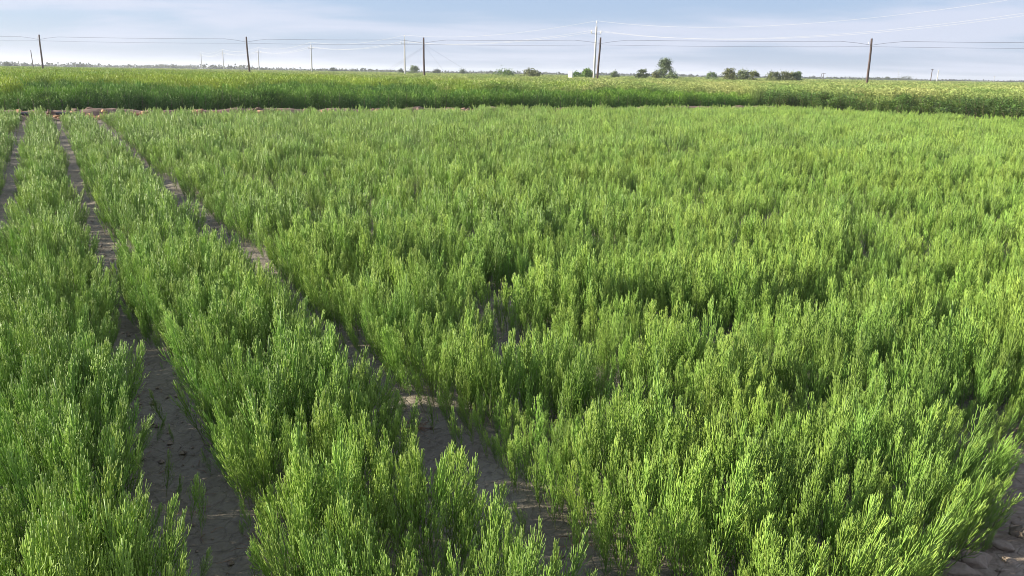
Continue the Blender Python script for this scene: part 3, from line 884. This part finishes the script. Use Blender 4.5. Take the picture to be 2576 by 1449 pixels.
while n < FIELD_RIGHT - 0.5:
    d = 40.0 + random.uniform(-.3, .3) - 2.6 * max(0, float(vnoise(n, 0, 2.4, 61)) - .45)
    p = xy(d, n)
    if in_frame(p[0], p[1], .8, .01):
        hgt = (0.62 + 0.48 * float(vnoise(n, 5, 1.7, 62))) * random.uniform(.9, 1.1)
        lab = bush_label('feathery bush', 'behind the dirt bank' if n < 24 else 'right of the bare bank', p, hgt)
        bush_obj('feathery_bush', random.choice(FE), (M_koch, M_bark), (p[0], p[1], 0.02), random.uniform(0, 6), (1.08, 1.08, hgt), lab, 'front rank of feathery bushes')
        n_front += 1
    n += random.uniform(.42, .62)
d = 12.0
while d < 39.5:
    n = FIELD_RIGHT + .75 + random.uniform(-.3, .4); p = xy(d, n)
    if in_frame(p[0], p[1], .8, .01):
        hgt = random.uniform(.55, .85) + .35 * float(vnoise(d, 3, 2.0, 63))
        bush_obj('leafy_bush', random.choice(LE), (M_leafy, M_bark), (p[0], p[1], 0), random.uniform(0, 6), (1.15, 1.15, hgt),
                 bush_label('broad-leaved bush', 'along the right edge', p, hgt - .2), 'front rank of leafy bushes')
        n_front += 1
    d += random.uniform(.45, .65)
print('front bushes', n_front)

def zone_points(y0, y1, dens, seed):
    r = np.random.default_rng(seed)
    area = 1.36 * (y0 + y1) / 2 * (y1 - y0)
    k = int(area * dens)
    y = np.sqrt(r.uniform(y0 ** 2, y1 ** 2, k)); x = r.uniform(-.64, .64, k) * y
    d = x * DV[0] + y * DV[1]; n = x * NV[0] + y * NV[1]
    ok = (d > 40.3) | ((n > FIELD_RIGHT + 1.5) & (d > 5))
    return x[ok], y[ok], d[ok], n[ok], r
bins = {'fe': [], 'up': [], 'pa': [], 'le': []}
for y0, y1, dens, wid, seed in ((28, 62, 3.6, 1.15, 71), (62, 105, 1.5, 1.7, 72), (105, 200, .42, 2.9, 73), (200, 520, .075, 6.0, 74)):
    x, y, d, n, r = zone_points(y0, y1, dens, seed)
    if y0 < 62 and True:
        # the leafy growth goes on a little way behind the rank at the right
        pass
    t = vnoise(x, y, 5.0, 75)
    depth_l = d - 40.0                       # depth behind the bank
    depth_r = n - FIELD_RIGHT                # depth behind the right edge
    right = np.clip((n - 20 + 14 * (t - .5)) / 18, 0, 1)
    side = n > FIELD_RIGHT
    kind = np.where(depth_l + 14 * (t - .5) < 8, 0, 1)
    pn = r.random(len(x)) < right
    kind = np.where((kind == 1) & pn, 2, kind)
    kind = np.where(side & (d < 40), np.where(depth_r + 2.5 * (t - .5) < 2.6, 3, 2), kind)
    kind = np.where(side & (d >= 40) & (r.random(len(x)) < .75), 2, kind)
    hs = 0.72 + 0.30 * vnoise(x, y, 2.2, 76) + 0.26 * vnoise(x, y, 7.0, 77) + r.normal(0, .07, len(x))
    hs = hs * np.where(kind == 0, 0.88, 1.0) + np.where(kind >= 1, np.clip((y - 60) / 900, 0, .10), 0)
    hs = np.where(side, hs * 1.04, hs)
    hs = np.minimum(hs, np.where(kind == 0, 1.1, 1.04))
    for kk, nm in enumerate(('fe', 'up', 'pa', 'le')):
        s = kind == kk
        bins[nm].append((x[s], y[s], hs[s], np.full(s.sum(), wid)))
for nm, protos, mats, lab, oname in (
        ('fe', [comb(*p) for p in FE], [M_koch, M_bark], 'dense feathery green growth behind the front rank of bushes', 'feathery_growth'),
        ('up', UP, [M_yel, M_bark], 'yellow green upright crop reaching to the horizon', 'yellow_green_crop'),
        ('pa', PA, [M_pan, M_bark], 'pale beige green panicle grass on the right towards the horizon', 'panicle_grass'),
        ('le', [comb(*p) for p in LE], [M_leafy, M_bark], 'broad-leaved green growth behind the rank at the right edge', 'leafy_growth')):
    x, y, h_, w_ = (np.concatenate([b[i] for b in bins[nm]]) for i in range(4))
    k = len(x); rr = np.random.default_rng(81)
    rot = np.stack([rr.normal(0, .05, k), rr.normal(0, .05, k), rr.uniform(0, 6.28, k)], -1)
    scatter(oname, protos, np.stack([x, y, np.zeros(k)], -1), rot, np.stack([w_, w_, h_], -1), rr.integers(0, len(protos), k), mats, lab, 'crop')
    print(nm, k)

# ------------------------------------------------------------------ trees and bushes on the plain
def px_at(px, up, Y):
    """a spot on the plain at depth Y: picture column (2576 wide) and height above eye level for `up` picture pixels"""
    x = (px - 1297) / 2150.0 * Y * 0.97
    return x, Y, EYE + up / 2150.0 * Y * 0.97

def tree(name, x, y, h, w, mat, label, seed, cat='tree', group=None, n_clump=46, leaves=46, bottom=.22, leaf=.30, shape=1.0):
    r = random.Random(seed)
    e = empty(name, (x, y, 0), r.uniform(0, 6))
    t = Geo()
    fork = h * bottom
    t.tube([(0, 0, -.1), (.03 * h * r.uniform(-1, 1), .02 * h, fork), (0, 0, h * .55)], [.035 * h * .6, .024 * h * .6, .012 * h * .6], 7)
    tips = []
    for i in range(n_clump):
        a = r.uniform(0, 6.283); zf = r.uniform(bottom, .95)
        prof = math.sin(math.pi * min(1, max(.06, ((zf - bottom) / (1.02 - bottom)) ** .75 * .86 + .12))) ** .6
        rad = w / 2 * prof * (r.random() ** .45) * r.uniform(.8, 1.12)
        tips.append(Vector((rad * math.cos(a), rad * math.sin(a), h * zf)))
    for i in range(0, len(tips), 4):
        q = tips[i]; b = Vector((0, 0, min(q.z * .6, h * .5)))
        t.tube([b, b.lerp(q, .5) + Vector((0, 0, .03 * h)), q], [.010 * h * .6, .006 * h * .6, .002 * h * .6], 5)
    t.build('trunk', M_bark, e)
    g = Geo()
    for q in tips:
        cs = w * r.uniform(.09, .17)
        up_ = r.uniform(.3, 1)
        for j in range(leaves):
            o_ = Vector((r.gauss(0, 1), r.gauss(0, 1), r.gauss(0, .8))) * cs * .55
            d_ = Vector((r.uniform(-1, 1), r.uniform(-1, 1), r.uniform(-.3, 1) * shape))
            g.leaf(q + o_, d_, (r.uniform(-1, 1), r.uniform(-1, 1), r.uniform(-1, 1)), leaf * r.uniform(.6, 1.3), leaf * .45, min(1, max(0, .5 * up_ + .5 * r.random())))
    g.build('crown', mat, e)
    tag(e, label, cat, group)
    return e

def bush(px, up, wpx, Y, label, seed, mat=None, **k):
    x, y, top = px_at(px, up * .72, Y)
    return tree('bush', x, y, top, wpx * 1.2 / 2150.0 * Y, mat or M_tree, label, seed, 'bush', None, bottom=.05, leaf=.30, **k)

x, y, top = px_at(1672, 43, 165)
tree('round_tree', x, y, top, 44 / 2150 * 165, M_tree, 'round dark green tree standing above the crop right of the tall pole', 101, n_clump=90, leaves=60, leaf=.26, bottom=.14)
bush(1616, 20, 25, 150, 'low dark round bush just left of the round tree', 102)
bush(1652, 12, 22, 155, 'small greyish bush tucked between the low dark bush and the round tree', 103, M_treey)
bush(1690, 10, 34, 150, 'low spreading bush at the right foot of the round tree', 120, M_tree)
bush(1545, 13, 20, 190, 'small dark bush right of the two paired poles', 104)
bush(1478, 17, 32, 150, 'loose green bush just left of the tall concrete pole', 105, M_leafy)
bush(1452, 9, 26, 160, 'low green bush right of the white board', 106, M_leafy)
bush(1335, 12, 44, 150, 'low reddish green bush left of the white board', 107, M_treey)
bush(1275, 8, 60, 170, 'wide low bush left of the reddish green bush', 121, M_leafy)
bush(1836, 27, 36, 145, 'yellowish feathery tamarisk, taller of the pair right of the round tree', 108, M_treey)
bush(1866, 21, 40, 148, 'greyish green tamarisk leaning on the taller yellowish one', 109, M_tree)
bush(1895, 18, 30, 146, 'low tamarisk at the right end of the tamarisk pair', 110, M_treey)
bush(1790, 13, 26, 180, 'small sparse dark bush left of the tamarisks', 111)
bush(1948, 17, 34, 150, 'brownish round bush left half of the low clump right of the tamarisks', 112, M_treey)
bush(1978, 19, 34, 150, 'middle bush of the low clump right of the tamarisks', 113, M_treey)
bush(2003, 20, 26, 150, 'rightmost bush of the low clump right of the tamarisks', 114, M_tree)
bush(1042, 19, 24, 260, 'round dark bush between the concrete pole and the wooden pole with guy wires', 115)
bush(1008, 9, 16, 330, 'small distant bush left of the concrete pole next to the round bush', 116, M_far)
bush(1098, 8, 22, 330, 'small distant bush right of the wooden pole with guy wires', 117, M_far)
bush(1165, 10, 24, 330, 'small distant bush between the guyed pole and the tall concrete pole', 118, M_far)
bush(838, 11, 18, 420, 'lone distant bush right of the second largest concrete pole', 119, M_far, leaves=60)
bush(2232, 8, 14, 620, 'smaller dark distant tree right of the nearest wooden pole', 122, M_far, leaves=70)
bush(2280, 10, 32, 620, 'wider dark distant tree right of the nearest wooden pole', 123, M_far, leaves=110)
bush(22, 9, 30, 420, 'hazy rounded tree at the far left edge of the horizon', 124, M_far, leaves=90)
bush(62, 9, 14, 620, 'hazy distant tree left of the leaning thin pole', 125, M_far, leaves=80)
bush(200, 7, 34, 520, 'hazy low wide bush right of the leftmost wooden pole', 126, M_far, leaves=90)

# far wood along the horizon
g = Geo(); rf = random.Random(9)
for i in range(900):
    Y = rf.uniform(650, 1500); a = rf.uniform(-.66, .66); x = a * Y
    amp = float(vnoise(a * 40, 0, 1.5, 91))
    h_ = rf.uniform(2.5, 5.5) * (.55 + .7 * amp) * (1.0 if a < -.3 else .6); w_ = rf.uniform(6, 22)
    for j in range(26):
        q = Vector((x + rf.gauss(0, w_ * .4), Y + rf.gauss(0, 3), h_ * rf.uniform(.05, .9)))
        g.leaf(q, (rf.uniform(-1, 1), rf.uniform(-1, 1), rf.uniform(0, 1)), (rf.uniform(-.5, .5), -1, rf.uniform(-.3, .6)), rf.uniform(1.2, 2.6), rf.uniform(.8, 1.8), rf.random())
wood = g.build('far_wood', M_far)
tag(wood, 'hazy line of far trees along the horizon', 'trees', kind='stuff')

# ------------------------------------------------------------------ concrete power line
def catenary(a, b, sag, n=22):
    a = Vector(a); b = Vector(b); out = []
    for i in range(n + 1):
        t = i / n; p = a.lerp(b, t); p.z -= sag * 4 * t * (1 - t); out.append(p)
    return out

line_dir = Vector((-0.49, 0.87, 0)).normalized()
arm_dir = Vector((line_dir.y, -line_dir.x, 0))
def concrete_pole(x, y, h, label, thick=1.0, lean=0.0):
    e = empty('concrete_pole', (x, y, 0))
    g = Geo(); g.tube([(0, 0, -.3), (lean * h * .5, 0, h * .5), (lean * h, 0, h)], [.19 * thick, .16 * thick, .125 * thick], 12); g.build('shaft', M_conc, e)
    t = Vector((lean * h, 0, h))
    za = h - 1.05
    g = Geo(); c = Vector((lean * za, 0, za))
    a_ = c - arm_dir * .82; b_ = c + arm_dir * .82
    g.tube([a_, b_], [.045 * thick] * 2, 4, ph=.785); arm = g.build('crossarm', M_steel, e, False)
    tops = []
    for q in (a_, b_):
        g = Geo(); g.tube([q, q + Vector((0, 0, .12)), q + Vector((0, 0, .14)), q + Vector((0, 0, .42)), q + Vector((0, 0, .5))], [.03, .03, .075, .065, .03], 8)
        g.build('insulator', M_porc, e); tops.append(q + Vector((0, 0, .47)))
    g = Geo(); g.tube([t + Vector((0, 0, -.5)), t + Vector((0, 0, .45))], [.03, .03], 6); g.build('top_bracket', M_steel, e)
    g = Geo(); q = t + Vector((0, 0, .42)); g.tube([q, q + Vector((0, 0, .08)), q + Vector((0, 0, .34)), q + Vector((0, 0, .42))], [.03, .07, .06, .03], 8); g.build('insulator', M_porc, e)
    tops.append(q + Vector((0, 0, .38)))
    tag(e, label, 'pole', 'concrete poles of the power line')
    o = Vector((x, y, 0))
    return [o + p for p in tops]

CPX = [(1494, 131.0), (1019, 197.0), (785, 261.0), (652, 322.0), (563, 380.0), (508, 428.0)]
UPX = [116, 79, 61, 47, 42, 36]
LAB = ['tallest and nearest concrete power pole with white crossarm insulators',
       'second tallest concrete power pole, left of the round dark bush', 'third concrete power pole of the line running left into the distance',
       'fourth concrete power pole, just right of a wooden pole', 'fifth concrete power pole, thin and hazy, left of a wooden pole', 'farthest concrete power pole at the left end of the line']
tops = []
for (px, Y), up, lab in zip(CPX, UPX, LAB):
    x, y, h = px_at(px, up, Y)
    tops.append(concrete_pole(x, y, h, lab, 1.0 + .12 * (Y > 250), {1494: .016}.get(px, 0.0)))
p0 = Vector((tops[0][2].x, tops[0][2].y, 0)); p1 = Vector((tops[1][2].x, tops[1][2].y, 0))
step = p0 - p1
prev = [p + step * 1.02 + Vector((0, 0, .6)) for p in tops[0]]
tops = [prev] + tops
x, y, _ = prev[2]
concrete_pole(prev[2].x, prev[2].y, prev[2].z - .8, 'concrete power pole standing outside the picture on the right')

for k, lab in ((0, 'lower white power wire on the left crossarm insulators'), (1, 'lower white power wire on the right crossarm insulators'), (2, 'topmost white power wire over the concrete pole tops')):
    g = Geo()
    for s in range(len(tops) - 1):
        a, b = tops[s][k], tops[s + 1][k]
        pts = catenary(a, b, 1.15 if s else 2.3, 20)
        rr = [max(.008, .00009 * p.y) for p in pts]
        g.tube(pts, rr, 5, cap=False)
    o = g.build('power_wire', M_alu)
    tag(o, lab, 'wire', 'white wires of the power line')

# ------------------------------------------------------------------ wooden telephone line
WPX = [(107, 99, 75, 143), (628, 621, 78, 134), (1068, 1066, 83, 127), (1503, 1509, 90, 118), (2183, 2192, 98, 108)]
WL = ['reddish brown wooden pole with a hook at its top, leftmost of the tall wooden poles', 'dark wooden pole leaning left among the distant concrete poles',
      'dark wooden pole held by slanting guy wires', 'wooden pole standing right beside the tallest concrete pole', 'wooden pole at the right, nearest of the wooden poles']
wt = []
for i, ((bx, tx, up, Y), lab) in enumerate(zip(WPX, WL)):
    x, y, h = px_at(bx, up, Y)
    # real lean of the pole over what the lens gives
    lens = (bx - 1288) * 1.02e-4 + .010
    lean = (tx - bx) / float(up) - lens
    lean = max(-.05, min(.05, lean))
    e = empty('wooden_pole', (x, y, 0)); r = random.Random(i)
    pts = [Vector((lean * h * q + (.035 * math.sin(q * 5 + i) if 0 < q < 1 else 0), 0, h * q)) for q in (-.03, .2, .4, .6, .8, 1)]
    g = Geo(); g.tube(pts, [.150, .145, .138, .130, .122, .115], 9); g.build('shaft', M_wood, e)
    t = pts[-1]
    g = Geo(); g.tube([t + Vector((.1, -.02, -.75)), t + Vector((-.30, -.02, -.75)), t + Vector((-.32, -.02, -.45)), t + Vector((-.15, -.02, -.35))], [.025] * 4, 6); g.build('hook_bracket', M_steel, e)
    if i == 2:
        for dx, dy, zf in ((-9, 3, .82), (-7.5, -3, .80), (4.5, -2, .84), (9.5, 3, .86)):
            g = Geo(); g.tube([Vector((0, 0, h * zf)), Vector((dx, dy, 0.2))], [.009, .009], 4, cap=False); g.build('guy_wire', M_cable, e)
    tag(e, lab, 'pole', 'wooden poles of the telephone line')
    wt.append(Vector((x, y, 0)) + t)
wt = [wt[0] + (wt[0] - wt[1]) * .9] + wt + [wt[-1] + (wt[-1] - wt[-2]) * 1.0]
for nm, hi, dip, rad, lab in (('telephone_cable', -.30, -.78, .019, 'dark telephone cable dipping at each wooden pole'), ('telephone_wire', -.95, -.95, .014, 'faint thin wire just below the dark telephone cable')):
    g = Geo(); pts = []
    for s in range(len(wt) - 1):
        a, b = wt[s], wt[s + 1]; L_ = (b - a).length
        for t in (0, 3.2 / L_ * .5, 3.6 / L_, *[q / 10 for q in range(2, 9)], 1 - 3.6 / L_, 1 - 1.6 / L_):
            p = a.lerp(b, t); m_ = min(t, 1 - t) * L_
            z = dip + (hi - dip) * min(1, m_ / 3.4) ** .8
            p.z += z - .10 * 4 * t * (1 - t); p.y -= .16
            pts.append(p)
    g.tube(pts, [rad] * len(pts), 5, cap=False)
    tag(g.build(nm, M_cable), lab, 'cable')

# thin far poles
def thin_pole(px, up, Y, lean, mat, label, arm=0.0, r_=.09, group='thin far poles'):
    x, y, h = px_at(px, up, Y)
    e = empty('far_pole', (x, y, 0))
    g = Geo(); g.tube([(0, 0, -.2), (lean * h * .5, 0, h * .5), (lean * h, 0, h)], [r_, r_ * .9, r_ * .75], 7); g.build('shaft', mat, e)
    if arm:
        g = Geo(); z = h * .96; g.tube([(lean * z - arm, 0, z), (lean * z + arm, 0, z)], [r_ * .6] * 2, 6); g.build('crossarm', mat, e)
    tag(e, label, 'pole', group)
thin_pole(84, 37, 200, -.035, M_wood, 'thin pole leaning left of the leftmost wooden pole', 0, .10)
thin_pole(190, 16, 420, -.01, M_conc, 'very faint thin pole right of the leftmost wooden pole', 0, .12)
thin_pole(630, 17, 480, 0, M_conc, 'very faint pole short of the dark leaning wooden pole', 0, .12)
thin_pole(926, 14, 520, 0, M_conc, 'very faint pole between the two larger concrete poles', 0, .12)
thin_pole(2065, 11, 320, .03, M_wood, 'short dark pole left of the nearest wooden pole', 0, .11)
thin_pole(2071, 13, 330, .02, M_wood, 'short pole with a small crossarm left of the nearest wooden pole', .7, .11)
thin_pole(2258, 31, 330, .015, M_steel, 'hair-thin mast right of the nearest wooden pole', 0, .05)
thin_pole(2341, 27, 330, .03, M_wood, 'dark far pole with a little lamp head, left of the pale one', .5, .16)
thin_pole(2357, 25, 300, .03, M_conc, 'pale far pole right of the dark one with a lamp head', 0, .16)
thin_pole(2500, 13, 520, .02, M_conc, 'faint far pole with crossarm near the right edge', 1.0, .12)

# white board by the tall pole
x, y, z = px_at(1435, 7.5, 128)
e = empty('white_board', (x, y, 0), R(-38))
g = Geo(); w2 = .35
pts2 = [(-w2, 1.35), (w2, 1.35), (w2, z - .08), (w2 - .08, z), (-w2 + .1, z), (-w2, z - .1)]
v = [(a, -.06, b) for a, b in pts2] + [(a, .06, b) for a, b in pts2]
k = len(pts2)
f = [tuple(range(k)), tuple(range(2 * k - 1, k - 1, -1))] + [(i, i + k, (i + 1) % k + k, (i + 1) % k) for i in range(k)]
g.add(v, f, [0] * len(v)); g.build('board', M_white, e, False)
for sx_ in (-.3, .3):
    g = Geo(); g.tube([(sx_, .10, -.2), (sx_, .10, z - .15)], [.04, .04], 6); g.build('post', M_steel, e)
tag(e, 'small white board with a rusty stain left of the tallest concrete pole', 'board')

# ------------------------------------------------------------------ the air
HAZE = True
if HAZE:
    m, N, L = new_mat('haze_air')
    out = N.new('ShaderNodeOutputMaterial'); pv_ = N.new('ShaderNodeVolumePrincipled')
    pv_.inputs['Color'].default_value = (0.86, 0.91, 1.0, 1); pv_.inputs['Density'].default_value = 0.0003
    pv_.inputs['Anisotropy'].default_value = 0.2
    L.new(pv_.outputs[0], out.inputs['Volume'])
    g = Geo(); g.box((-3100, -500, -1.2), (3100, 3100, 16))
    hz = g.build('haze', m, None, False)
    tag(hz, kind='stuff')
